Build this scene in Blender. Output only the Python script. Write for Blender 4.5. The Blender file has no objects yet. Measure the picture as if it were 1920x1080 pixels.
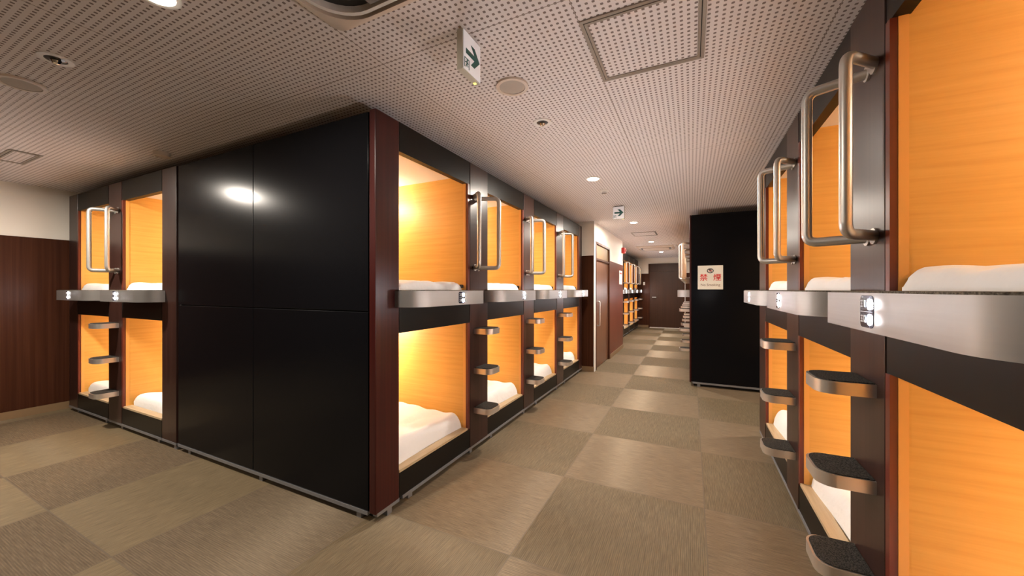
import bpy, bmesh, math, random
from mathutils import Vector, Matrix
R = math.radians
random.seed(7)
sc = bpy.context.scene
C = sc.collection

# ------------------------------------------------------------------ camera
FPX, EYE = 693.7, 1.25
YAW = math.atan(336.0 / FPX)
cd = bpy.data.cameras.new('camera'); cam = bpy.data.objects.new('camera', cd); C.objects.link(cam)
cam.location = (0, 0, EYE); cam.rotation_euler = (R(90), 0, YAW)
cd.sensor_width = 36; cd.lens = 36 * FPX / 1920; cd.shift_y = 3 / 1920
cd.clip_start = 0.02
sc.camera = cam
# ------------------------------------------------------------------ view + world
sc.view_settings.view_transform = 'Standard'; sc.view_settings.look = 'None'
sc.view_settings.gamma = 1; sc.view_settings.use_curve_mapping = False
sc.view_settings.exposure = 0.0
w = bpy.data.worlds.new('world'); sc.world = w; w.use_nodes = True
w.node_tree.nodes['Background'].inputs[0].default_value = (0.02, 0.02, 0.022, 1)
# light levels
P_DOWN = 40.0       # W per ceiling downlight
P_BUNK = 172.0       # emission strength of a bunk lamp
P_LED = 1500.0       # emission strength of a status light on the ledges
ROOM_LIGHTS = [(-0.828, 3.453), (-0.80, 5.97), (-0.78, 8.53), (-0.74, 10.93), (-1.69, 0.625),
               (-4.30, 0.60), (-3.4, -1.7), (1.9, 4.55)]  # the lamp behind the camera is unseen, added to light the room
CEIL = 2.29
XL, XR, YC = -1.507, 0.525, 1.45     # corridor left face, corridor right face, corner-row face
TOP = 2.215

# ------------------------------------------------------------------ materials
def mat(name, col, rough=0.5, metal=0.0, spec=0.5, coat=0.0):
    m = bpy.data.materials.new(name); m.use_nodes = True
    b = m.node_tree.nodes['Principled BSDF']
    b.inputs['Base Color'].default_value = (*col, 1); b.inputs['Roughness'].default_value = rough
    b.inputs['Metallic'].default_value = metal; b.inputs['Specular IOR Level'].default_value = spec
    b.inputs['Coat Weight'].default_value = coat
    return m
def emit(name, col, strength):
    m = mat(name, (0.8, 0.8, 0.8)); b = m.node_tree.nodes['Principled BSDF']
    b.inputs['Emission Color'].default_value = (*col, 1); b.inputs['Emission Strength'].default_value = strength
    return m
class NT:
    def __init__(s, m): s.t = m.node_tree; s.b = s.t.nodes['Principled BSDF']
    def n(s, k, **kw):
        x = s.t.nodes.new(k)
        for a, v in kw.items(): setattr(x, a, v)
        return x
    def l(s, a, b): s.t.links.new(a, b)
    def math(s, op, a, b=None, c=None):
        x = s.n('ShaderNodeMath', operation=op)
        for i, v in enumerate((a, b, c)):
            if v is None: continue
            if isinstance(v, (int, float)): x.inputs[i].default_value = v
            else: s.l(v, x.inputs[i])
        return x.outputs[0]
    def coord(s, scale=(1, 1, 1), kind='Object'):
        tc = s.n('ShaderNodeTexCoord'); mp = s.n('ShaderNodeMapping'); mp.inputs['Scale'].default_value = scale
        s.l(tc.outputs[kind], mp.inputs['Vector']); return mp.outputs[0]
    def noise(s, vec, scale, detail=3, rough=0.5):
        x = s.n('ShaderNodeTexNoise'); x.inputs['Scale'].default_value = scale
        x.inputs['Detail'].default_value = detail; x.inputs['Roughness'].default_value = rough
        s.l(vec, x.inputs['Vector']); return x.outputs['Fac']
    def ramp(s, fac, stops):
        x = s.n('ShaderNodeValToRGB'); e = x.color_ramp.elements
        while len(e) < len(stops): e.new(0.5)
        for i, (p, c) in enumerate(stops): e[i].position = p; e[i].color = (*c, 1)
        s.l(fac, x.inputs[0]); return x.outputs[0]
    def mix(s, fac, a, b):
        x = s.n('ShaderNodeMix', data_type='RGBA')
        s.l(fac, x.inputs[0]) if not isinstance(fac, float) else setattr(x.inputs[0], 'default_value', fac)
        for v, i in ((a, 6), (b, 7)):
            if isinstance(v, tuple): x.inputs[i].default_value = (*v, 1)
            else: s.l(v, x.inputs[i])
        return x.outputs[2]
    def bump(s, h, strength=0.2, dist=0.002):
        x = s.n('ShaderNodeBump'); x.inputs['Strength'].default_value = strength; x.inputs['Distance'].default_value = dist
        s.l(h, x.inputs['Height']); s.l(x.outputs[0], s.b.inputs['Normal'])
def grain_mat(name, stops, scale, rough=0.4, fine=1.0, spec=0.5, kind='Object', coat=0.0):
    m = mat(name, stops[0][1], rough, spec=spec, coat=coat); t = NT(m)
    f = t.noise(t.coord(scale, kind), 1.0 * fine, 5, 0.62)
    t.l(t.ramp(f, stops), t.b.inputs['Base Color']); return m
M = {}
# orange bunk lining: grain runs front to back (local Y), streaks stacked in Z
M['orange'] = grain_mat('orange wood lining', [(0.30, (0.67, 0.345, 0.074)), (0.5, (0.73, 0.395, 0.092)), (0.72, (0.78, 0.44, 0.115))], (1.2, 1.6, 42), 0.45, 1.0, 0.35)
M['orange_edge'] = mat('pale orange edge strip', (0.80, 0.40, 0.10), 0.4)
M['post'] = grain_mat('dark brown post laminate', [(0.3, (0.022, 0.009, 0.007)), (0.5, (0.031, 0.013, 0.010)), (0.7, (0.042, 0.018, 0.014))], (60, 60, 0.7), 0.32, 1.0, 0.38)
M['cherry'] = grain_mat('cherry red corner laminate', [(0.3, (0.026, 0.004, 0.004)), (0.5, (0.040, 0.006, 0.005)), (0.7, (0.052, 0.008, 0.006))], (60, 60, 0.7), 0.28, 1.0, 0.35)
M['jamb'] = grain_mat('red brown jamb', [(0.3, (0.10, 0.018, 0.010)), (0.7, (0.16, 0.030, 0.016))], (50, 50, 0.8), 0.35)
M['frame'] = mat('near black frame board', (0.009, 0.0075, 0.006), 0.38, spec=0.15)
M['black'] = mat('glossy black cladding', (0.0045, 0.0045, 0.0055), 0.20, spec=0.10)
M['gap'] = mat('black joint', (0.004, 0.004, 0.004), 0.7)
M['alu'] = mat('grey aluminium strip', (0.27, 0.27, 0.28), 0.5, 0.6)
M['steel'] = mat('brushed steel', (0.325, 0.308, 0.293), 0.36, 0.75)
t = NT(M['steel']); t.b.inputs['Anisotropic'].default_value = 0.4
f = t.noise(t.coord((1.5, 1.5, 160)), 1.0, 3); t.l(t.math('MULTIPLY_ADD', f, 0.14, 0.38), t.b.inputs['Roughness'])
M['step_steel'] = mat('brushed steel of the steps', (0.68, 0.64, 0.60), 0.33, 0.85)
M['tube'] = mat('satin stainless tube', (0.56, 0.545, 0.515), 0.36, 0.78)
M['carpet'] = mat('charcoal carpet pad', (0.03, 0.027, 0.025), 0.95, spec=0.1); t = NT(M['carpet'])
f = t.noise(t.coord((1, 1, 1)), 260, 2); t.l(t.ramp(f, [(0.35, (0.012, 0.011, 0.010)), (0.7, (0.075, 0.066, 0.058))]), t.b.inputs['Base Color']); t.bump(f, 0.6, 0.003)
M['shelf_carpet'] = mat('grey brown carpet top', (0.12, 0.10, 0.08), 0.95, spec=0.1); t = NT(M['shelf_carpet'])
f = t.noise(t.coord((1, 1, 1)), 220, 2); t.l(t.ramp(f, [(0.35, (0.05, 0.042, 0.034)), (0.7, (0.20, 0.17, 0.135))]), t.b.inputs['Base Color']); t.bump(f, 0.6, 0.003)
M['white_lin'] = mat('white bunk ceiling', (0.80, 0.76, 0.72), 0.5)
M['sill'] = grain_mat('pale wood sill', [(0.3, (0.42, 0.30, 0.17)), (0.7, (0.56, 0.43, 0.27))], (3, 40, 40), 0.4)
M['linen'] = mat('white cotton', (0.80, 0.785, 0.77), 0.9, spec=0.15); t = NT(M['linen'])
f = t.noise(t.coord((1, 1, 1)), 9, 4, 0.55); t.bump(f, 0.35, 0.02); t.b.inputs['Sheen Weight'].default_value = 0.2
M['plate'] = mat('dark number plate', (0.03, 0.03, 0.045), 0.2)
M['led'] = emit('white led', (0.96, 0.96, 1.0), P_LED)
M['digit'] = mat('white digits', (0.75, 0.76, 0.8), 0.5)
M['bunk_lamp'] = emit('warm bunk lamp lens', (1.0, 0.87, 0.68), P_BUNK)
M['lens'] = emit('lit downlight lens', (1.0, 0.90, 0.76), 34.0)
M['white_metal'] = mat('white enamel', (0.78, 0.74, 0.69), 0.45)
M['speaker'] = mat('beige speaker cloth', (0.46, 0.40, 0.34), 0.8)
M['chrome'] = mat('chrome', (0.8, 0.8, 0.8), 0.08, 1.0)
M['dark'] = mat('dark recess', (0.02, 0.018, 0.016), 0.3)
M['hatch'] = mat('anodised hatch frame', (0.36, 0.31, 0.26), 0.45, 0.6)
M['ac'] = mat('beige air conditioner plastic', (0.66, 0.55, 0.45), 0.45)
M['ac_dark'] = mat('grey louvre', (0.20, 0.19, 0.18), 0.5)
M['cream'] = mat('cream painted wall', (0.86, 0.81, 0.73), 0.75, spec=0.25); t = NT(M['cream'])
f = t.noise(t.coord((1, 1, 1)), 90, 3); t.bump(f, 0.12, 0.002)
M['wains'] = grain_mat('brown wainscot laminate', [(0.28, (0.034, 0.011, 0.005)), (0.5, (0.052, 0.017, 0.008)), (0.75, (0.072, 0.025, 0.012))], (38, 38, 0.55), 0.4, 1.0, 0.10)
M['wains_red'] = grain_mat('red brown wainscot laminate', [(0.28, (0.085, 0.024, 0.013)), (0.5, (0.115, 0.034, 0.020)), (0.75, (0.15, 0.048, 0.029))], (38, 38, 0.55), 0.4, 1.0, 0.15)
M['door'] = grain_mat('brown door veneer', [(0.28, (0.085, 0.036, 0.020)), (0.5, (0.115, 0.050, 0.028)), (0.75, (0.15, 0.068, 0.038))], (45, 45, 0.5), 0.35)
M['door_dark'] = grain_mat('dark door veneer', [(0.28, (0.036, 0.014, 0.007)), (0.75, (0.056, 0.023, 0.011))], (30, 30, 0.5), 0.4, 1.0, 0.25)
M['base_tan'] = mat('tan skirting', (0.21, 0.13, 0.065), 0.5)
M['transom'] = mat('bronze transom panel', (0.20, 0.125, 0.06), 0.5, 0.15)
M['sign_white'] = mat('cream sign board', (0.80, 0.76, 0.66), 0.5)
M['sign_red'] = mat('red sign ink', (0.62, 0.03, 0.03), 0.5)
M['sign_black'] = mat('black sign ink', (0.015, 0.012, 0.01), 0.5)
M['sign_grey'] = mat('brown sign ink', (0.22, 0.13, 0.10), 0.5)
M['exit_face'] = emit('exit sign face', (0.86, 0.84, 0.90), 0.18)
M['exit_green'] = mat('dark green arrow', (0.004, 0.085, 0.075), 0.4)
M['exit_body'] = mat('exit sign housing', (0.50, 0.46, 0.37), 0.5)
M['led_y'] = emit('yellow pilot light', (1.0, 0.85, 0.05), 2.5)
M['red'] = mat('red alarm housing', (0.55, 0.02, 0.02), 0.4)
M['paper'] = mat('white notice', (0.78, 0.72, 0.68), 0.6)
M['rubber'] = mat('black rubber', (0.01, 0.01, 0.01), 0.7)
# ceiling: perforated board, 25 mm square grid of holes, fine board joints
def ceiling_mat(dots=True):
    m = mat('perforated ceiling board', (0.7, 0.6, 0.55), 0.85, spec=0.2); t = NT(m)
    tc = t.n('ShaderNodeTexCoord'); sp = t.n('ShaderNodeSeparateXYZ'); t.l(tc.outputs['Object'], sp.inputs[0])
    p = 0.0253
    gx = t.math('SUBTRACT', t.math('FRACT', t.math('DIVIDE', t.math('ADD', sp.outputs[0], 20.394), p)), 0.5)
    gy = t.math('SUBTRACT', t.math('FRACT', t.math('DIVIDE', t.math('ADD', sp.outputs[1], 18.722), p)), 0.5)
    d = t.math('MAXIMUM', t.math('ABSOLUTE', gx), t.math('ABSOLUTE', gy))
    r2 = t.math('SQRT', t.math('ADD', t.math('MULTIPLY', gx, gx), t.math('MULTIPLY', gy, gy)))
    dd = t.math('ADD', t.math('MULTIPLY', d, 0.6), t.math('MULTIPLY', r2, 0.4))
    hole = t.math('LESS_THAN', dd, 0.225)
    def seam(ax, off, per):
        fr = t.math('FRACT', t.math('DIVIDE', t.math('ADD', sp.outputs[ax], off), per))
        return t.math('LESS_THAN', t.math('ABSOLUTE', t.math('SUBTRACT', fr, 0.5)), 0.0018 / per)
    sm = t.math('MAXIMUM', seam(0, 0.394 + 0.8855 * 20.5, 0.8855), seam(1, -1.278 + 1.771 * 10.5, 1.771))
    n = t.noise(tc.outputs['Object'], 5, 3)
    base = t.mix(n, (0.76, 0.70, 0.68), (0.80, 0.74, 0.72))
    c = t.mix(hole, base, (0.24, 0.19, 0.17)); c = t.mix(sm, c, (0.33, 0.27, 0.235))
    t.l(c, t.b.inputs['Base Color']); return m
M['ceil'] = ceiling_mat()
# floor: square woven carpet tiles, weave turned a quarter turn from tile to tile
def floor_mat():
    m = mat('woven carpet tiles', (0.3, 0.22, 0.15), 0.8, spec=0.2); t = NT(m); b = t.b
    tc = t.n('ShaderNodeTexCoord'); sp = t.n('ShaderNodeSeparateXYZ'); t.l(tc.outputs['Object'], sp.inputs[0])
    X, Y = sp.outputs[0], sp.outputs[1]
    u = t.math('DIVIDE', t.math('ADD', X, -0.068 + 0.835 * 20), 0.835); v = t.math('DIVIDE', t.math('ADD', Y, -0.74 + 0.82 * 20), 0.82)
    par = t.math('MODULO', t.math('ADD', t.math('FLOOR', u), t.math('FLOOR', v)), 2.0)   # 0 even 1 odd
    fu = t.math('ABSOLUTE', t.math('SUBTRACT', t.math('FRACT', u), 0.5)); fv = t.math('ABSOLUTE', t.math('SUBTRACT', t.math('FRACT', v), 0.5))
    edge = t.math('GREATER_THAN', t.math('MAXIMUM', fu, fv), 0.4965)
    # rib coordinate: across the weave
    rib = t.math('ADD', t.math('MULTIPLY', Y, par), t.math('MULTIPLY', X, t.math('SUBTRACT', 1.0, par)))
    alo = t.math('ADD', t.math('MULTIPLY', X, par), t.math('MULTIPLY', Y, t.math('SUBTRACT', 1.0, par)))
    cv = t.n('ShaderNodeCombineXYZ'); t.l(t.math('MULTIPLY', rib, 170.0), cv.inputs[0]); t.l(t.math('MULTIPLY', alo, 9.0), cv.inputs[1])
    st = t.noise(cv.outputs[0], 1.0, 4, 0.7)
    wv = t.math('SINE', t.math('MULTIPLY', rib, 2 * math.pi / 0.0085))
    tone = t.math('ADD', st, t.math('MULTIPLY', wv, 0.08))
    blotch = t.noise(tc.outputs['Object'], 3.0, 2)
    base = t.ramp(tone, [(0.25, (0.080, 0.060, 0.038)), (0.52, (0.142, 0.107, 0.068)), (0.80, (0.228, 0.176, 0.116))])
    zone = t.math('GREATER_THAN', X, -1.602)                         # tile tones swap at this joint, standing in for directional sheen
    sel = t.math('ABSOLUTE', t.math('SUBTRACT', par, t.math('SUBTRACT', 1.0, zone)))     # 1 = tile painted lighter, as the weave sheen would show it
    sheen_tone = t.mix(sel, (0.88, 0.865, 0.84), (1.10, 1.08, 1.04)); hue = t.mix(par, (1.0, 0.99, 0.90), (1.01, 0.975, 0.955))
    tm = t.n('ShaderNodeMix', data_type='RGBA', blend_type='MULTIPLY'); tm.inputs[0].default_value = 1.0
    t.l(sheen_tone, tm.inputs[6]); t.l(hue, tm.inputs[7]); tint = tm.outputs[2]
    mx = t.n('ShaderNodeMix', data_type='RGBA', blend_type='MULTIPLY'); mx.inputs[0].default_value = 1.0
    t.l(base, mx.inputs[6]); t.l(tint, mx.inputs[7])
    base = t.mix(edge, mx.outputs[2], (0.12, 0.09, 0.06))
    t.l(base, b.inputs['Base Color'])
    t.bump(t.math('ADD', t.math('MULTIPLY', wv, 0.5), st), 0.25, 0.002)
    # fibre sheen follows the weave direction
    an = t.n('ShaderNodeBsdfAnisotropic'); an.inputs['Roughness'].default_value = 0.7; an.inputs['Anisotropy'].default_value = 0.85
    an.inputs['Color'].default_value = (0.62, 0.52, 0.40, 1)
    tv = t.n('ShaderNodeCombineXYZ'); t.l(par, tv.inputs[0]); t.l(t.math('SUBTRACT', 1.0, par), tv.inputs[1]); t.l(tv.outputs[0], an.inputs['Tangent'])
    ms = t.n('ShaderNodeMixShader'); ms.inputs[0].default_value = 0.07
    t.l(b.outputs[0], ms.inputs[1]); t.l(an.outputs[0], ms.inputs[2])
    t.l(ms.outputs[0], t.t.nodes['Material Output'].inputs[0]); return m
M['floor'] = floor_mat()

# ------------------------------------------------------------------ mesh helpers
def bx(bm, lo, hi, bev=0.0, seg=2):
    lo = Vector([min(a, b) for a, b in zip(lo, hi)]) if True else lo
    return _bx(bm, lo, hi, bev, seg)
def _bx(bm, lo, hi, bev, seg):
    hi = Vector(hi)
    c = (lo + hi) / 2; s = hi - lo
    r = bmesh.ops.create_cube(bm, size=1, matrix=Matrix.Translation(c) @ Matrix.Diagonal((abs(s.x), abs(s.y), abs(s.z), 1)))
    if bev:
        es = list({e for v in r['verts'] for e in v.link_edges})
        bmesh.ops.bevel(bm, geom=es, offset=bev, segments=seg, affect='EDGES', profile=0.5)
def box(bm, a, b, bev=0.0, seg=2):
    lo = tuple(min(p, q) for p, q in zip(a, b)); hi = tuple(max(p, q) for p, q in zip(a, b))
    _bx(bm, Vector(lo), hi, bev, seg)
def prism(bm, pts, z0, z1, axis='z'):
    """closed outline in 2-D extruded; axis z: (x,y), axis y: (x,z) extruded in y, axis x: (y,z) extruded in x"""
    f3 = {'z': lambda p, h: (p[0], p[1], h), 'y': lambda p, h: (p[0], h, p[1]), 'x': lambda p, h: (h, p[0], p[1])}[axis]
    a = [bm.verts.new(f3(p, z0)) for p in pts]; b = [bm.verts.new(f3(p, z1)) for p in pts]
    bm.faces.new(a); bm.faces.new(b[::-1])
    n = len(pts)
    for i in range(n): bm.faces.new((a[i], b[i], b[(i + 1) % n], a[(i + 1) % n]))
def rrect(x0, y0, x1, y1, r, n=6):
    out = []
    for cx, cy, a0 in ((x1 - r, y1 - r, 0), (x0 + r, y1 - r, 90), (x0 + r, y0 + r, 180), (x1 - r, y0 + r, 270)):
        for i in range(n + 1):
            a = R(a0 + 90 * i / n); out.append((cx + r * math.cos(a), cy + r * math.sin(a)))
    return out
def circ(cx, cy, r, n=32): return [(cx + r * math.cos(2 * math.pi * i / n), cy + r * math.sin(2 * math.pi * i / n)) for i in range(n)]
def ring(bm, outer, inner, z0, z1):
    n = len(outer)
    A = [[bm.verts.new((p[0], p[1], z)) for p in o] for z in (z0, z1) for o in (outer, inner)]
    o0, i0, o1, i1 = A
    for k in range(n):
        j = (k + 1) % n
        bm.faces.new((o0[k], o0[j], i0[j], i0[k])); bm.faces.new((o1[k], i1[k], i1[j], o1[j]))
        bm.faces.new((o0[k], o1[k], o1[j], o0[j])); bm.faces.new((i0[k], i0[j], i1[j], i1[k]))
def lathe(bm, prof, c, n=32):
    """profile (r,z) swept about vertical axis through c"""
    rows = [[bm.verts.new((c[0] + r * math.cos(2 * math.pi * i / n), c[1] + r * math.sin(2 * math.pi * i / n), z)) for i in range(n)] for r, z in prof]
    for a, b in zip(rows, rows[1:]):
        for i in range(n): bm.faces.new((a[i], a[(i + 1) % n], b[(i + 1) % n], b[i]))
    bm.faces.new(rows[0][::-1]); bm.faces.new(rows[-1])
def fillet(pts, r, n=6):
    out = [Vector(pts[0])]
    for a, b, c in zip(pts, pts[1:], pts[2:]):
        a, b, c = Vector(a), Vector(b), Vector(c)
        d0, d1 = (a - b).normalized(), (c - b).normalized()
        half = d0.angle(d1) / 2; tl = min(r / math.tan(half), (a - b).length * .49, (c - b).length * .49)
        p0, p1 = b + d0 * tl, b + d1 * tl
        for i in range(n + 1):
            t = i / n; out.append(p0.lerp(b, t).lerp(b.lerp(p1, t), t))
    out.append(Vector(pts[-1])); return out
def tube(bm, pts, r, n=14):
    rows = []; up = None
    for i, p in enumerate(pts):
        d = (pts[min(i + 1, len(pts) - 1)] - pts[max(i - 1, 0)]).normalized()
        if up is None: up = d.orthogonal().normalized()
        up = (up - d * up.dot(d)).normalized(); s = d.cross(up)
        rows.append([bm.verts.new(p + (up * math.cos(2 * math.pi * k / n) + s * math.sin(2 * math.pi * k / n)) * r) for k in range(n)])
    for a, b in zip(rows, rows[1:]):
        for k in range(n): bm.faces.new((a[k], a[(k + 1) % n], b[(k + 1) % n], b[k]))
    bm.faces.new(rows[0][::-1]); bm.faces.new(rows[-1])
def obj(name, bm, m, parent=None, smooth=False):
    bmesh.ops.recalc_face_normals(bm, faces=bm.faces)
    me = bpy.data.meshes.new(name); bm.to_mesh(me); bm.free(); me.materials.append(M[m] if isinstance(m, str) else m)
    if smooth:
        for p in me.polygons: p.use_smooth = True
        me.set_sharp_from_angle(angle=R(35))
    o = bpy.data.objects.new(name, me); C.objects.link(o)
    if parent: o.parent = parent
    return o
def B(name, m, a, b, parent=None, bev=0.0):
    bm = bmesh.new(); box(bm, a, b, bev); return obj(name, bm, m, parent)
def tag(o, label, cat, group=None):
    o['label'] = label; o['category'] = cat
    if group: o['group'] = group
    return o
def struct(o): o['kind'] = 'structure'; return o
def thing(name, label, cat, loc=(0, 0, 0), rz=0.0, group=None):
    o = bpy.data.objects.new(name, None); C.objects.link(o); o.empty_display_size = 0.1
    o.location = loc; o.rotation_euler = (0, 0, rz); return tag(o, label, cat, group)
def dup(root, loc, rz, label, group=None):
    r = root.copy(); C.objects.link(r); r.location = loc; r.rotation_euler = (0, 0, rz); r['label'] = label
    if group: r['group'] = group
    for ch in list(root.children):
        c = ch.copy(); C.objects.link(c); c.parent = r
        for g in list(ch.children):
            d = g.copy(); C.objects.link(d); d.parent = c
    return r
def text(name, body, size, mname, parent, mtx, align='CENTER', bold=0.0):
    cu = bpy.data.curves.new(name, 'FONT'); cu.body = body; cu.size = size; cu.align_x = align; cu.align_y = 'CENTER'; cu.extrude = 0.0004; cu.offset = bold
    o = bpy.data.objects.new(name, cu); C.objects.link(o)
    dg = bpy.context.evaluated_depsgraph_get()
    me = bpy.data.meshes.new_from_object(o.evaluated_get(dg)); bpy.data.objects.remove(o); bpy.data.curves.remove(cu)
    me.name = name; me.materials.clear(); me.materials.append(M[mname]); me.transform(mtx)
    n = bpy.data.objects.new(name, me); C.objects.link(n); n.parent = parent; return n
FACE = Matrix.Rotation(R(90), 4, 'X')      # text standing up, read by a viewer looking along +Y

# ------------------------------------------------------------------ setting
X0, X1, Y0, Y1 = -5.93, 3.2, -3.6, 13.0
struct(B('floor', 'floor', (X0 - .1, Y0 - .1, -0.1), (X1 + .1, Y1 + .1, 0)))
struct(B('ceiling', 'ceil', (X0 - .1, Y0 - .1, CEIL), (X1 + .1, Y1 + .1, CEIL + .1)))
def wall(name, a, b, axis, face, hi_m='cream', lo_m='wains', zt=1.77, skirt=None):
    """wall slab with a wainscot board and skirting standing on its room side; axis = normal axis index, face = +1/-1"""
    w_ = struct(B(name, hi_m, a, b))
    return w_
struct(B('wall_left', 'cream', (X0 - .1, Y0 - .1, 0), (X0, 3.6, CEIL)))
struct(B('trim_1', 'wains', (X0, Y0, .075), (X0 + .014, 3.5, 1.77)))
struct(B('baseboard_left', 'base_tan', (X0, Y0, 0), (X0 + .02, 3.5, .075)))
struct(B('wall_back', 'cream', (X0 - .1, Y0 - .1, 0), (X1 + .1, Y0, CEIL)))
struct(B('trim_2', 'wains', (X0, Y0, .075), (X1, Y0 + .014, 1.77)))
struct(B('baseboard_back', 'base_tan', (X0, Y0, 0), (X1, Y0 + .02, .075)))
struct(B('wall_right', 'cream', (X1, Y0 - .1, 0), (X1 + .1, Y1 + .1, CEIL)))
# corridor side wall block with the sliding door
WX = -1.33
struct(B('wall_corridor_left', 'cream', (-3.4, 5.62, 0), (WX - .06, 8.2, CEIL)))
def yz(name, m, x0, x1, y0, y1, z0, z1, bev=0.0): return struct(B(name, m, (x0, y0, z0), (x1, y1, z1), None, bev))
yz('wall_corridor_front', 'cream', WX - .06, WX, 5.62, 5.70, 1.77, CEIL)
yz('trim_3', 'wains', -1.60, WX - .004, 5.606, 5.70, .075, 1.77)
yz('baseboard_column', 'base_tan', -1.60, WX - .002, 5.60, 5.70, 0, .075)
yz('trim_4', 'white_metal', WX - .006, WX + .004, 5.602, 5.70, 0, CEIL)
yz('wall_corridor_upper', 'cream', WX - .06, WX, 5.70, 8.2, 2.0, CEIL)
yz('wall_corridor_side', 'cream', WX - .06, WX, 6.80, 8.2, 1.77, 2.0)
yz('trim_5', 'wains_red', WX - .06, WX + .006, 6.80, 8.206, .075, 1.77)
yz('baseboard_corridor', 'base_tan', WX - .06, WX + .014, 6.80, 8.21, 0, .075)
# far end of the corridor
struct(B('wall_far', 'cream', (X0, Y1, 0), (X1 + .1, Y1 + .1, CEIL)))
struct(B('trim_6', 'wains', (-2.2, Y1 - .014, .075), (-1.27, Y1, 1.78)))
struct(B('trim_7', 'wains', (-.19, Y1 - .014, .075), (X1, Y1, 1.78)))
struct(B('baseboard_far', 'base_tan', (-2.2, Y1 - .02, 0), (-1.27, Y1, .075)))
# far door
dr = thing('door_1', 'wide dark brown wooden door closing the far end of the corridor', 'door', (-.73, Y1, 0)); struct(dr)
B('door_leaf', 'door_dark', (-.50, -.03, .02), (.50, 0, 1.838), dr)
B('door_frame', 'wains', (-.54, -.045, 0), (-.50, 0, 2.10), dr); B('door_frame', 'wains', (.50, -.045, 0), (.54, 0, 2.10), dr)
B('header_panel', 'door_dark', (-.50, -.04, 1.84), (.50, 0, 2.10), dr)
B('threshold', 'white_metal', (-.50, -.10, 0), (.50, 0, .015), dr)
bm = bmesh.new(); tube(bm, [Vector((-.42, -.03, 1.0)), Vector((-.42, -.09, 1.0)), Vector((-.30, -.09, 1.0))], .012); obj('door_handle', bm, 'tube', dr, True)
struct(B('trim_8', 'white_metal', (-.185, Y1 - .03, 0), (-.165, Y1, 2.1)))
# sliding door in the corridor wall
dr = thing('door_2', 'brown sliding door with long steel pull in the white corridor wall', 'door', (WX, 6.25, 0)); struct(dr)
B('door_leaf', 'door', (-.055, -.50, .012), (-.02, .51, 1.715), dr)
B('transom_panel', 'transom', (-.05, -.50, 1.745), (-.015, .50, 1.965), dr)
for nm, a, b in (('door_frame', (-.06, -.55, 0), (.008, -.50, 2.0)), ('door_frame', (-.06, .50, 0), (.008, .55, 2.0)), ('door_frame', (-.06, -.50, 1.965), (.008, .50, 2.0)), ('door_rail', (-.055, -.50, 1.715), (.004, .50, 1.745))):
    B(nm, 'wains', a, b, dr)
bm = bmesh.new(); tube(bm, fillet([(-.02, -.41, .68), (.035, -.41, .68), (.035, -.41, 1.06), (-.02, -.41, 1.06)], .02), .011); obj('door_handle', bm, 'tube', dr, True)

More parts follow.
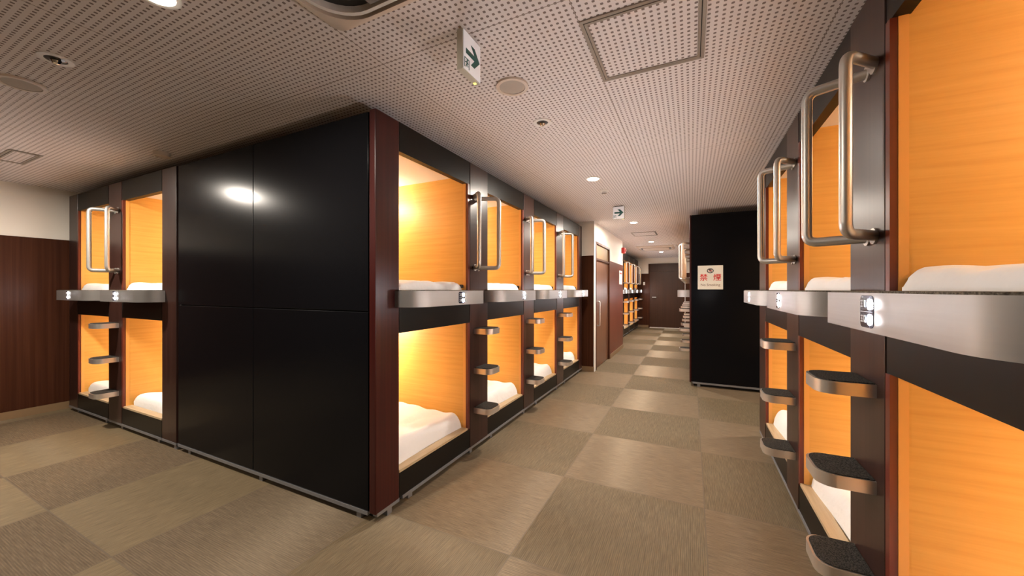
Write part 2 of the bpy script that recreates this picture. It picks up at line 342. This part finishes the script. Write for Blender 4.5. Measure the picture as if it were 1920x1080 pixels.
# ------------------------------------------------------------------ capsule bunk units
# local frame: the face looks towards -Y; s = distance along the row (0 at the joint before the post), out = distance in front of the face
DEPTH = 2.02
def build_unit(name, label, m, post_w=0.275, climb=True, group=None, lead=-.725):
    t = thing(name, label, 'bunk bed', group=group)
    P = lambda s, out, z: (m * s, -out, z)
    def bb(nm, mt, s0, s1, o0, o1, z0, z1, parent=t, bev=0.0): return B(nm, mt, P(s0, o0, z0), P(s1, o1, z1), parent, bev)
    SL, SR = lead - .013, -.030                 # inner faces of the two lining walls
    bb('post', 'post', 0.004, post_w - .003, -.036, 0, .05, TOP, bev=.003)
    bb('header_panel', 'frame', lead, 0, -.045, -.003, 2.045, TOP)
    bb('middle_panel', 'frame', lead, 0, -.045, -.003, 1.0, 1.232)
    bb('base_panel', 'frame', lead, 0, -.045, -.003, .055, .20)
    bb('kick_strip', 'alu', -.725, post_w, -.03, .001, .036, .054)
    for s in (-.66, 0.02): bb('foot', 'alu', s, s + .035, -.05, -.015, 0, .038)
    bb('plinth', 'gap', -.725, post_w, -.30, -.055, 0, .05)
    for z0, z1 in ((1.245, 2.045), (.20, 1.0)):
        bb('jamb', 'jamb', SR, -.004, -.017, .001, z0, z1)
    for lo, hi in ((.185, 1.03), (1.205, 2.115)):
        bb('side_lining', 'orange', SR, SR + .012, -DEPTH, -.04, lo, hi); bb('side_lining', 'orange', SL - .012, SL, -DEPTH, -.04, lo, hi)
        bb('edge_strip', 'orange_edge', SR - .002, SR + .012, -.04, -.0175, lo + .012, hi - .012)
        bb('back_lining', 'orange', SL, SR, -DEPTH - .012, -DEPTH, lo, hi)
        bb('bunk_ceiling', 'white_lin', SL, SR, -DEPTH, -.046, hi - .012, hi); bb('bunk_floor', 'sill', SL, SR, -DEPTH, -.046, lo, lo + .012)
        bb('bunk_lamp', 'bunk_lamp', SR - .26, SR - .20, -.92, -.74, hi - .165, hi - .125, bev=.008)
        bb('lamp_housing', 'white_metal', SR - .245, SR - .215, -.85, -.81, hi - .124, hi - .0125, bev=.004)
    bb('front_sill', 'sill', SL + .012, SR, -.06, -.001, .197, .212)
    bb('blind_hook', 'rubber', SR - .028, SR - .002, -.06, -.035, 1.262, 1.288, bev=.006)
    # shelf ledge with a rounded leading end
    r = .13; e, L0 = -.05, -.05 - .738
    out = [(e, 0), (e, .145), (e - .004, .15)]
    out += [(L0 + r - r * math.sin(R(a)), .15 - r + r * math.cos(R(a))) for a in range(0, 91, 9)]
    out += [(L0, 0.0)]
    bm = bmesh.new(); prism(bm, [(m * s, -o) for s, o in out], 1.150, 1.242)
    sh = obj('shelf', bm, 'steel', t, True)
    cx, cy = (e + L0) / 2, .075
    bm = bmesh.new(); prism(bm, [(m * (cx + (s - cx) * .985), -(max(o, .002) - (.005 if o > .05 else 0))) for s, o in out], 1.242, 1.2465); obj('carpet_top', bm, 'shelf_carpet', sh)
    pc = m * (e - .285)
    bm = bmesh.new(); prism(bm, rrect(pc - .036, 1.160, pc + .036, 1.236, .012), -.1512, -.149, 'y'); obj('number_plate', bm, 'plate', sh)
    for z in (1.2155, 1.1795):
        bm = bmesh.new(); prism(bm, circ(pc + .017, z, .0125, 20), -.1519, -.151, 'y'); obj('status_light', bm, 'led', sh)
    B('divider_line', 'digit', (pc - .030, -.1525, 1.1972), (pc + .030, -.151, 1.1982), sh)
    if climb:
        # two flared grab rails bolted to the post
        for s0, s1, o1 in ((.07, -.035, .102), (.12, .195, .145)):
            bm = bmesh.new()
            tube(bm, fillet([P(s0, -.01, 1.963), P(s1, o1, 1.963), P(s1, o1, 1.42), P(s0, -.01, 1.42)], .034), .0165)
            for z in (1.42, 1.963): 
                tube(bm, [Vector(P(s0, 0, z)), Vector(P(s0, .006, z))], .026)
            obj('grab_rail', bm, 'tube', t, True)
        # three foot steps
        for z in (.93, .625, .32):
            s0, s1, d, r1 = .055, .24, .148, .052
            o_ = [(s0, 0)] + [(s0 + r1 - r1 * math.cos(R(a)), d - r1 + r1 * math.sin(R(a))) for a in range(0, 91, 15)]
            o_ += [(s1 - r1 + r1 * math.sin(R(a)), d - r1 + r1 * math.cos(R(a))) for a in range(0, 91, 15)] + [(s1, 0)]
            bm = bmesh.new(); prism(bm, [(m * s, -o) for s, o in o_], z - .022, z + .020); st = obj('step', bm, 'step_steel', t, True)
            c = (s0 + s1) / 2
            bm = bmesh.new(); prism(bm, [(m * (c + (s - c) * .93), -(o * .95 if o > .01 else .002)) for s, o in o_], z + .020, z + .0235); obj('tread_pad', bm, 'carpet', st)
    return t
def digits(unit, m, a, b):
    """room numbers on the ledge plate"""
    sh = [c for c in unit.children if c.name.split('.')[0] == 'shelf'][0]
    pc = m * (-.335)
    for body, z in ((a, 1.2155), (b, 1.1795)):
        text('room_number', body, .0225, 'digit', sh, Matrix.Translation((pc - .016, -.1522, z)) @ FACE @ Matrix.Diagonal((.85, 1.1, 1, 1)))
RZ = {'L': R(90), 'R': R(-90), 'C': 0.0}
def place(row, s):
    if row == 'L': return (XL, s, 0)
    if row == 'R': return (XR, s, 0)
    if row == 'C': return (-s, YC, 0)
G_L, G_R, G_C = 'capsule bunks on the left of the corridor', 'capsule bunks on the right of the corridor', 'capsule bunks in the far left corner'
u1 = build_unit('capsule_bunk', 'two-tier orange-lined capsule bunk unit next to the black cladding corner, left of corridor', +1, group=G_L, lead=-.749)
u1.location = place('L', 2.38); u1.rotation_euler = (0, 0, RZ['L'])
protoL = build_unit('capsule_bunk', 'second two-tier capsule bunk unit from the black corner, left of corridor', +1, group=G_L)
protoL.location = place('L', 3.38); protoL.rotation_euler = (0, 0, RZ['L'])
u3 = dup(protoL, place('L', 4.39), RZ['L'], 'third two-tier capsule bunk unit from the black corner, left of corridor')
digits(u1, 1, '317', '318'); digits(protoL, 1, '319', '320')
u4 = build_unit('capsule_bunk', 'last capsule bunk unit of the left row, against the brown and cream pillar, no steps', +1, .165, False, G_L)
u4.location = place('L', 5.40); u4.rotation_euler = (0, 0, RZ['L'])
protoR = build_unit('capsule_bunk', 'large two-tier capsule bunk unit at the right edge, its steel ledge numbered 331 and 332', -1, group=G_R)
protoR.location = place('R', 1.49); protoR.rotation_euler = (0, 0, RZ['R'])
v2 = dup(protoR, place('R', 2.49), RZ['R'], 'middle two-tier capsule bunk unit of the right row, one beyond the 331 ledge')
v3 = build_unit('capsule_bunk', 'farthest two-tier capsule bunk unit of the right row, by the black panel with the sign', -1, .275, False, G_R)
v3.location = place('R', 3.49); v3.rotation_euler = (0, 0, RZ['R'])
c1 = dup(protoR, place('C', 4.565), RZ['C'], 'corner-row two-tier capsule bunk unit adjoining the glossy black cladding panels on the left', G_C)
c2 = build_unit('capsule_bunk', 'two-tier capsule bunk unit in the far left corner, beside the brown wainscot wall', -1, .22, False, G_C)
c2.location = place('C', 5.58); c2.rotation_euler = (0, 0, 0)
digits(protoR, -1, '331', '332'); digits(v2, -1, '333', '334'); digits(v3, -1, '335', '336'); digits(c1, -1, '315', '316'); digits(c2, -1, '313', '314')
# rows farther down the corridor
XF, XG = -0.02, -1.60
ords = ['first', 'second', 'third', 'fourth', 'fifth']
for i, s in enumerate((6.26, 7.26, 8.26, 9.26, 10.26)):
    o = dup(protoR, (XF, s, 0), RZ['R'], ords[i] + ' capsule bunk unit behind the black no-smoking panel, only steel ledge, rails and steps showing', 'capsule bunks behind the no smoking panel')
for i, s in enumerate((12.85, 11.85, 10.85, 9.85)):
    o = dup(protoL, (XG, s, 0), RZ['L'], ['small two-tier capsule bunk unit nearest the far brown door, far left of corridor', 'second small capsule bunk unit from the far brown door, beyond the white wall', 'third small capsule bunk unit from the far brown door, beyond the white wall', 'capsule bunk unit mostly hidden behind the white wall end, under the red alarm'][i], 'capsule bunks beyond the white wall')
# the rows farthest away are too small to read: no number text there
for o in list(bpy.data.objects):
    if o.name.startswith('room_number'):
        r_ = o.parent.parent
        if r_.location.y > 5.9: bpy.data.objects.remove(o)

# ------------------------------------------------------------------ cladding at the ends of the rows
t = thing('end_cladding', 'large glossy black four-panel cladding closing the end of the left bunk block', 'wall panel', ((-3.58 - 1.56) / 2, YC, 0))
cx = t.location.x
for x0, x1 in ((-3.575, -2.604), (-2.598, -1.562)):
    for z0, z1 in ((.06, 1.128), (1.134, TOP - .008)):
        B('panel', 'black', (x0 - cx, .002, z0), (x1 - cx, .03, z1), t, .002)
B('backing_board', 'gap', (-3.597 - cx, .02, .055), (-1.555 - cx, .045, TOP), t)
B('kick_strip', 'alu', (-3.58 - cx, 0, .036), (-1.565 - cx, .03, .056), t)
B('plinth', 'gap', (-3.58 - cx, .05, 0), (-1.58 - cx, .2, .05), t)
for x in (-3.45, -2.55, -1.66): B('foot', 'alu', (x - cx, .012, 0), (x + .035 - cx, .045, .037), t)
t = thing('corner_post', 'dark cherry red corner post where the black cladding meets the corridor', 'post', (XL, YC, 0))
B('post_body', 'cherry', (-.046, 0, .05), (0, .178, TOP), t, .005)
B('foot', 'alu', (-.04, .09, 0), (-.005, .125, .05), t)
B('kick_strip', 'alu', (-.03, .012, .036), (.001, .178, .054), t)
t = thing('corner_post', 'dark brown end post between the corner-row bunk and the black cladding', 'post', (-3.72, YC, 0))
B('post_body', 'post', (-.113, .002, .05), (.112, .05, TOP), t, .003)
B('kick_strip', 'alu', (-.113, 0, .036), (.112, .03, .054), t)
B('foot', 'alu', (.06, .01, 0), (.095, .045, .05), t)
t = thing('corner_post', 'dark brown post closing the camera end of the right bunk row', 'post', (XR, .675, 0))
B('post_body', 'post', (.002, -.09, .05), (.05, .088, TOP), t, .003)
B('kick_strip', 'alu', (0, -.09, .036), (.03, .088, .054), t); B('foot', 'alu', (.01, -.02, 0), (.045, .02, .05), t)
# black end panel with the no smoking sign
t = thing('end_cladding', 'tall glossy black end panel in the corridor carrying the no smoking sign', 'wall panel', (1.0, 5.33, 0))
B('panel', 'black', (-.997, 0, .06), (1.06, .03, TOP), t, .003)
B('backing_board', 'gap', (-1.0, .031, .055), (1.06, .05, TOP), t)
B('edge_post', 'cherry', (-1.02, 0, .05), (-1.0, .175, TOP), t, .003)
B('kick_strip', 'alu', (-.985, -.002, .036), (1.06, .03, .058), t)
B('plinth', 'gap', (-.97, .05, 0), (1.06, .2, .05), t)
B('foot', 'alu', (-.93, .01, 0), (-.895, .045, .037), t); B('foot', 'alu', (-.1, .01, 0), (-.065, .045, .037), t)

# ------------------------------------------------------------------ futons inside the bunks
def cs(a): return .25 * a + .75 * (.5 - .5 * math.cos(math.pi * a))      # rows crowd towards the rounded edges
def futon_mesh(m, seed, under=False):
    rnd = random.Random(seed)
    W, D, H = (.62, 1.66, .075) if under else (.668, 1.72, .095)
    nx, ny = 40, 56
    ph = [rnd.uniform(0, 6.28) for _ in range(8)]
    def h(u, v):
        x, y = u * W, v * D
        e = min(u, 1 - u) * W; f = min(v, 1 - v) * D
        k = min(1, e / .035); q = min(1, f / .035)
        edge = math.sqrt(max(0, 1 - (1 - k) ** 2)) * math.sqrt(max(0, 1 - (1 - q) ** 2))
        wr = .007 * math.sin(9 * x + 5 * y + ph[0]) + .005 * math.sin(17 * x - 8 * y + ph[1]) + .004 * math.sin(31 * y + 9 * x + ph[2]) + .003 * math.sin(45 * x + 20 * y + ph[3])
        return (H + wr) * (0.5 + 0.5 * edge)
    bm = bmesh.new(); top = []; bot = []
    for j in range(ny + 1):
        rt, rb = [], []
        for i in range(nx + 1):
            u, v = cs(i / nx), cs(j / ny)
            wob = .008 * math.sin(6 * v * D + ph[4]) * (1 if u in (0, 1) else .4)
            X = (-.69 if under else -.725) + u * W + wob * (.3 if under else 1); Y = -((.11 if under else .07) + v * D) - .010 * math.sin(7 * u + ph[5]) * (1 - v)
            rt.append(bm.verts.new((m * X, -Y, h(u, v)))); rb.append(bm.verts.new((m * X, -Y, 0)))
        top.append(rt); bot.append(rb)
    for j in range(ny):
        for i in range(nx):
            bm.faces.new((top[j][i], top[j][i + 1], top[j + 1][i + 1], top[j + 1][i])); bm.faces.new((bot[j][i], bot[j + 1][i], bot[j + 1][i + 1], bot[j][i + 1]))
    loop = [(0, i) for i in range(nx)] + [(j, nx) for j in range(ny)] + [(ny, i) for i in range(nx, 0, -1)] + [(j, 0) for j in range(ny, 0, -1)]
    for (a, b), (c, d) in zip(loop, loop[1:] + loop[:1]): bm.faces.new((top[a][b], top[c][d], bot[c][d], bot[a][b]))
    return bm
def duvet_mesh(m, seed):
    """loosely folded quilt lying over the futon"""
    rnd = random.Random(seed); W, D = .688, 1.25; nx, ny = 40, 60; ph = [rnd.uniform(0, 6.28) for _ in range(8)]
    bm = bmesh.new(); top = []; bot = []
    for j in range(ny + 1):
        rt, rb = [], []
        for i in range(nx + 1):
            u, v = cs(i / nx), cs(j / ny)
            e = min(1, min(u, 1 - u) * W / .055); q = min(1, min(v, 1 - v) * D / .055)
            ed = math.sqrt(1 - (1 - e) ** 2) * math.sqrt(1 - (1 - q) ** 2)
            x, y = u * W, v * D
            wr = .010 * math.sin(8 * x + 7 * y + ph[0]) + .007 * math.sin(21 * x - 11 * y + ph[1]) + .005 * math.sin(38 * y + 12 * x + ph[2])
            z = (.120 + wr) * ed ** .8 + .012
            X = -.7235 + x + .006 * math.sin(5 * y + ph[3]) * (abs(u - .5) * 2); Y = .056 + y + .012 * math.sin(6 * x + ph[4]) * (1 - v)
            rt.append(bm.verts.new((m * X, Y, z))); rb.append(bm.verts.new((m * X, Y, .012)))
        top.append(rt); bot.append(rb)
    for j in range(ny):
        for i in range(nx):
            bm.faces.new((top[j][i], top[j][i + 1], top[j + 1][i + 1], top[j + 1][i])); bm.faces.new((bot[j][i], bot[j + 1][i], bot[j + 1][i + 1], bot[j][i + 1]))
    loop = [(0, i) for i in range(nx)] + [(j, nx) for j in range(ny)] + [(ny, i) for i in range(nx, 0, -1)] + [(j, 0) for j in range(ny, 0, -1)]
    for (a, b), (c, d) in zip(loop, loop[1:] + loop[:1]): bm.faces.new((top[a][b], top[c][d], bot[c][d], bot[a][b]))
    return bm
def make_futon(label, m, seed, quilt):
    t = thing('futon', label, 'bedding', group='white futons in the bunks')
    obj('mattress', futon_mesh(m, seed, quilt), 'linen', t, True)
    if quilt: obj('quilt', duvet_mesh(m, seed + 50), 'linen', t, True)
    return t
fp = {}
def futon(row, m, x, y, rz, z, label, quilt=False):
    if z > 1:                                  # upper tier: bedding pulled forward to the ledge
        d = {'L': (.045, 0), 'G': (.045, 0), 'R': (-.045, 0), 'C': (0, -.045)}[row]; x += d[0]; y += d[1]; z -= .012
    k = (m, quilt)
    if k not in fp:
        fp[k] = make_futon(label, m, len(fp) * 3 + 2, quilt); o = fp[k]; o.location = (x, y, z); o.rotation_euler = (0, 0, rz)
    else: o = dup(fp[k], (x, y, z), rz, label)
ZL, ZU = .1975, 1.2175
for i, s in enumerate((2.38, 3.38, 4.39, 5.40)):
    w_ = ['bunk beside the cherry red corner post', 'second bunk from the cherry corner post', 'third bunk from the cherry corner post', 'last left-row bunk by the brown pillar'][i]
    futon('L', 1, XL, s, RZ['L'], ZL, 'rumpled white futon, floor tier of the ' + w_, True)
    futon('L', 1, XL, s, RZ['L'], ZU, 'white futon above the ledge of the ' + w_)
for i, s in enumerate((1.49, 2.49, 3.49)):
    w_ = ['bunk numbered 331', 'middle bunk of the right row', 'right-row bunk next to the no smoking panel'][i]
    futon('R', -1, XR, s, RZ['R'], ZL, 'rumpled white futon, floor tier of the ' + w_, True)
    futon('R', -1, XR, s, RZ['R'], ZU, 'white futon above the ledge of the ' + w_)
for i, s in enumerate((4.565, 5.58)):
    w_ = ['corner-row bunk beside the black cladding', 'far left corner bunk by the wainscot wall'][i]
    futon('C', -1, -s, YC, 0, ZL, 'white futon on the floor tier of the ' + w_)
    futon('C', -1, -s, YC, 0, ZU, 'white futon above the ledge of the ' + w_)
for i, s in enumerate((12.85, 11.85, 10.85)):
    w_ = ['nearest the far brown door', 'second from the far brown door', 'third from the far brown door'][i]
    futon('G', 1, XG, s, RZ['L'], ZL, 'small white futon on the floor tier of the bunk ' + w_)
    futon('G', 1, XG, s, RZ['L'], ZU, 'small white futon above the ledge of the bunk ' + w_)

# ------------------------------------------------------------------ ceiling fittings
def downlight(x, y, label, W=P_DOWN):
    t = thing('downlight', label, 'ceiling light', (x, y, CEIL), group='lit recessed downlights')
    n = 32; bm = bmesh.new(); ring(bm, circ(0, 0, .068, n), circ(0, 0, .052, n), -.006, 0); obj('trim_ring', bm, 'white_metal', t, True)
    bm = bmesh.new(); lathe(bm, [(.052, -.001), (.045, -.008), (.025, -.014), (.004, -.016)], (0, 0)); obj('lens', bm, 'lens', t, True)
    ld = bpy.data.lights.new('downlight_lamp', 'AREA'); ld.shape = 'DISK'; ld.size = .09; ld.energy = W; ld.color = (1.0, .90, .78)
    lo = bpy.data.objects.new('lamp', ld); C.objects.link(lo); lo.parent = t; lo.location = (0, 0, -.03)
    return t
LBL = ['bright round ceiling downlight nearest the camera over the corridor, above the left bunks', 'round ceiling downlight just beyond the hanging far arrow sign', 'small round ceiling downlight between the far hatch and the far air conditioner', 'small round ceiling downlight closest to the far brown door',
       'dazzling round downlight at the top left edge, left of the air conditioner', 'round ceiling downlight over the far left open floor', 'added unseen ceiling downlight behind the camera over the open floor', 'round ceiling downlight in the side passage beyond the right bunk row']
for (x, y), l in zip(ROOM_LIGHTS, LBL): downlight(x, y, l, P_DOWN * (1.5 if x < -4 else 1.0))
def emergency(x, y, label, s=1.0):
    t = thing('emergency_light', label, 'ceiling light', (x, y, CEIL)); n = 32
    bm = bmesh.new(); ring(bm, circ(0, 0, .056 * s, n), circ(0, 0, .036 * s, n), -.006, 0); obj('trim_ring', bm, 'white_metal', t, True)
    bm = bmesh.new(); lathe(bm, [(.036 * s, -.0015), (.03 * s, -.004), (.004, -.005)], (0, 0)); obj('reflector_cup', bm, 'dark', t, True)
    bm = bmesh.new(); lathe(bm, [(.016 * s, -.004), (.018 * s, -.012), (.012 * s, -.022), (.003, -.026)], (0, 0), 16); obj('bulb', bm, 'chrome', t, True)
emergency(-2.575, .604, 'unlit chrome eyeball light at the upper left, beside the speaker disc')
emergency(-.832, 2.15, 'unlit chrome eyeball light on the ceiling between speaker and lit downlight')
def disc(name, x, y, r, label, cat, inner='speaker', drop=.010):
    t = thing(name, label, cat, (x, y, CEIL)); n = 40
    bm = bmesh.new(); ring(bm, circ(0, 0, r, n), circ(0, 0, r * .80, n), -drop, 0); obj('rim', bm, 'ac', t, True)
    bm = bmesh.new(); lathe(bm, [(r * .80, -drop * .3), (r * .78, -drop * .75), (.004, -drop * .9)], (0, 0), n); obj('grille', bm, inner, t, True)
disc('ceiling_speaker', -.822, 1.70, .082, 'round beige ceiling speaker beside the near hanging arrow sign', 'speaker')
disc('ceiling_speaker', -3.035, .60, .085, 'round beige ceiling speaker at the left edge of the photo', 'speaker')
disc('smoke_detector', -3.62, 1.37, .05, 'small pale detector disc on the ceiling above the black cladding edge', 'smoke detector', 'ac', .03)
t = thing('smoke_detector', 'small white smoke detector between the lit downlight and the far arrow sign', 'smoke detector', (-.82, 3.91, CEIL))
bm = bmesh.new(); lathe(bm, [(.05, 0), (.05, -.010), (.042, -.016)], (0, 0), 24); obj('base', bm, 'white_metal', t, True)
bm = bmesh.new(); lathe(bm, [(.026, -.015), (.026, -.034), (.010, -.038)], (0, 0), 20); obj('sensor_head', bm, 'chrome', t, True)
t = thing('smoke_detector', 'tiny white detector on the ceiling near the far air conditioner, right side', 'smoke detector', (-.33, 9.4, CEIL))
bm = bmesh.new(); lathe(bm, [(.05, 0), (.05, -.012), (.03, -.035)], (0, 0), 20); obj('base', bm, 'white_metal', t, True)
def hatch(x0, y0, x1, y1, label):
    cx, cy = (x0 + x1) / 2, (y0 + y1) / 2; a, b = (x1 - x0) / 2, (y1 - y0) / 2
    t = thing('ceiling_hatch', label, 'ceiling hatch', (cx, cy, CEIL))
    w_ = .014
    q = lambda a, b: [(-a, -b), (a, -b), (a, b), (-a, b)]
    bm = bmesh.new(); ring(bm, q(a, b), q(a - w_, b - w_), -.005, 0); obj('outer_frame', bm, 'hatch', t)
    bm = bmesh.new(); ring(bm, q(a - w_ - .003, b - w_ - .003), q(a - 2 * w_, b - 2 * w_), -.006, 0); obj('inner_frame', bm, 'hatch', t)
    bm = bmesh.new(); ring(bm, q(a - w_, b - w_), q(a - w_ - .003, b - w_ - .003), -.001, 0); obj('joint', bm, 'gap', t)
    p = obj('panel', (lambda bm: (box(bm, (-a + 2 * w_, -b + 2 * w_, -.002), (a - 2 * w_, b - 2 * w_, 0)), bm)[1])(bmesh.new()), 'ceil', t)
hatch(-.394, 1.405, .052, 1.862, 'square perforated ceiling hatch with metal frame at the top centre of the photo')
hatch(-1.0, 7.05, -.57, 7.55, 'small square ceiling hatch far down the corridor beyond the arrow sign')
hatch(-4.99, .84, -4.53, 1.00, 'small rectangular ceiling hatch at the left edge above the wainscot wall')
def aircon(cx, cy, a, label):
    t = thing('air_conditioner', label, 'air conditioner', (cx, cy, CEIL)); n = 8
    o = rrect(-a, -a, a, a, .03, n); o2 = rrect(-a + .02, -a + .02, a - .02, a - .02, .05, n)
    i1 = rrect(-a + .045, -a + .045, a - .045, a - .045, .16, n)
    bm = bmesh.new(); N = len(o)
    rows = [[bm.verts.new((p[0], p[1], z)) for p in r_] for r_, z in ((o, 0), (o, -.012), (o2, -.034), (i1, -.044), (i1, -.012))]
    for A, Bq in zip(rows, rows[1:]):
        for k in range(N): bm.faces.new((A[k], A[(k + 1) % N], Bq[(k + 1) % N], Bq[k]))
    obj('surround', bm, 'ac', t, True)
    bm = bmesh.new(); prism(bm, rrect(-a + .045, -a + .045, a - .045, a - .045, .16, n), -.014, -.010); obj('slot_recess', bm, 'dark', t)
    bm = bmesh.new(); ring(bm, rrect(-a + .055, -a + .055, a - .055, a - .055, .155, n), rrect(-a + .068, -a + .068, a - .068, a - .068, .15, n), -.038, -.012); obj('trim_ring', bm, 'white_metal', t, True)
    for k in range(4):
        bm = bmesh.new(); box(bm, (-a + .24, a - .115, -.034), (a - .24, a - .078, -.026)); o_ = obj('louvre', bm, 'ac_dark', t)
        o_.rotation_euler = (0, 0, k * math.pi / 2)
    bm = bmesh.new(); prism(bm, rrect(-a + .125, -a + .125, a - .125, a - .125, .13, n), -.046, -.014); obj('intake_panel', bm, 'ac', t)
aircon(-.79, .565, .47, 'beige ceiling cassette air conditioner cut by the top edge of the photo')
aircon(-.78, 9.75, .42, 'beige ceiling cassette air conditioner far down the corridor')
# hanging exit direction signs
ARROW = [(-.052, -.010), (.012, -.010), (-.016, -.040), (.012, -.040), (.052, 0), (.012, .040), (-.016, .040), (.012, .010), (-.052, .010)]
def exit_sign(loc, rz, w_, h_, label):
    t = thing('exit_sign', label, 'sign', loc, rz); a = w_ / 2
    B('housing', 'exit_body', (-a, 0, -h_), (a, .028, -.008), t, .003)
    B('ceiling_bracket', 'dark', (-a + .02, .006, -.010), (a - .02, .022, 0), t)
    B('face', 'exit_face', (-a + .004, -.003, -h_ + .004), (a - .004, .001, -.012), t)
    k = w_ / .135
    bm = bmesh.new(); prism(bm, [(x * k + .004, z * k - h_ / 2 - .004) for x, z in ARROW], -.0042, -.0028, 'y'); obj('arrow', bm, 'exit_green', t)
    # running figure and doorway pictogram in the lower left corner
    cz = -h_ + .030; cxp = -a + .026
    bm = bmesh.new()
    for pts in (circ(cxp + .003, cz + .014, .0042, 12), [(cxp - .004, cz + .008), (cxp + .004, cz + .009), (cxp + .003, cz - .003), (cxp - .003, cz - .002)],
                [(cxp - .003, cz - .001), (cxp + .002, cz - .001), (cxp - .006, cz - .016), (cxp - .010, cz - .014)], [(cxp, cz - .001), (cxp + .004, cz - .003), (cxp + .011, cz - .008), (cxp + .008, cz - .012)],
                [(cxp + .003, cz + .008), (cxp + .011, cz + .003), (cxp + .010, cz), (cxp + .002, cz + .004)], [(cxp - .003, cz + .009), (cxp - .012, cz + .004), (cxp - .012, cz + .001), (cxp - .002, cz + .004)]):
        prism(bm, [(x, z) for x, z in pts], -.0042, -.0028, 'y')
    box(bm, (cxp - .017, -.0042, cz - .018), (cxp - .014, -.0028, cz + .02)); box(bm, (cxp + .014, -.0042, cz - .018), (cxp + .017, -.0028, cz + .02)); box(bm, (cxp - .017, -.0042, cz + .018), (cxp + .017, -.0028, cz + .021))
    obj('running_figure', bm, 'exit_green', t)
    B('pilot_lamp', 'led_y', (a - .024, .010, -h_ - .002), (a - .014, .020, -h_ + .001), t)
exit_sign((-.809, 1.292, CEIL), R(90), .135, .168, 'white hanging sign with green arrow beside the ceiling speaker, near the camera')
exit_sign((-.811, 4.71, CEIL), 0, .142, .165, 'small white hanging sign with dark arrow, farther down the corridor')
# no smoking sign
t = thing('no_smoking_sign', 'cream no smoking sign with red characters on the black end panel', 'sign', (.2175, 5.33, 1.404))
W_, H_ = .142, .152
B('board', 'sign_white', (-W_, -.006, -H_), (W_, 0, H_), t, .002)
bm = bmesh.new(); n = 32; el = lambda a, b: [(a * math.cos(2 * math.pi * k / n), .085 + b * math.sin(2 * math.pi * k / n)) for k in range(n)]
ring(bm, el(.038, .031), el(.029, .022), 0, .0014); bmesh.ops.transform(bm, matrix=Matrix.Translation((0, -.006, 0)) @ FACE, verts=bm.verts)
prism(bm, [(-.022, .102), (-.016, .106), (.022, .068), (.016, .064)], -.0075, -.006, 'y'); box(bm, (-.014, -.0073, .096), (.014, -.006, .104))
obj('prohibition_ring', bm, 'sign_black', t)
bm = bmesh.new(); box(bm, (-.020, -.0072, .078), (.006, -.006, .085)); box(bm, (-.008, -.0072, .087), (.018, -.006, .094)); box(bm, (.008, -.0072, .078), (.016, -.006, .085)); obj('cigarette_mark', bm, 'sign_red', t)
text('red_character', '禁', .092, 'sign_red', t, Matrix.Translation((-.074, -.0068, -.005)) @ FACE, bold=.001)
text('red_character', '煙', .092, 'sign_red', t, Matrix.Translation((.078, -.0068, -.005)) @ FACE, bold=.001)
text('english_line', 'No Smoking', .044, 'sign_grey', t, Matrix.Translation((0, -.0068, -.094)) @ FACE)
# small wall things
t = thing('fire_alarm', 'small red fire alarm box high on the white corridor wall end', 'alarm', (WX, 8.12, 2.08))
B('housing', 'red', (0, -.05, -.06), (.07, .05, .06), t, .008)
bm = bmesh.new(); prism(bm, circ(0, 0, .03, 20), .069, .085, 'x'); obj('lamp_dome', bm, 'red', t, True)
t = thing('notice', 'white paper notice on the red brown wainscot beside the sliding door', 'notice', (WX + .006, 7.92, 1.50))
B('sheet', 'paper', (0, -.17, -.14), (.004, .17, .14), t)
B('red_heading', 'sign_red', (.004, -.12, .07), (.0046, .12, .10), t)
t = thing('wall_switch', 'small white switch on the brown wainscot left of the far door', 'switch', (-1.41, Y1 - .014, 1.45))
B('plate', 'white_metal', (-.03, -.008, -.05), (.03, 0, .05), t, .002); B('rocker', 'white_metal', (-.012, -.013, -.02), (.012, -.007, .02), t, .001)
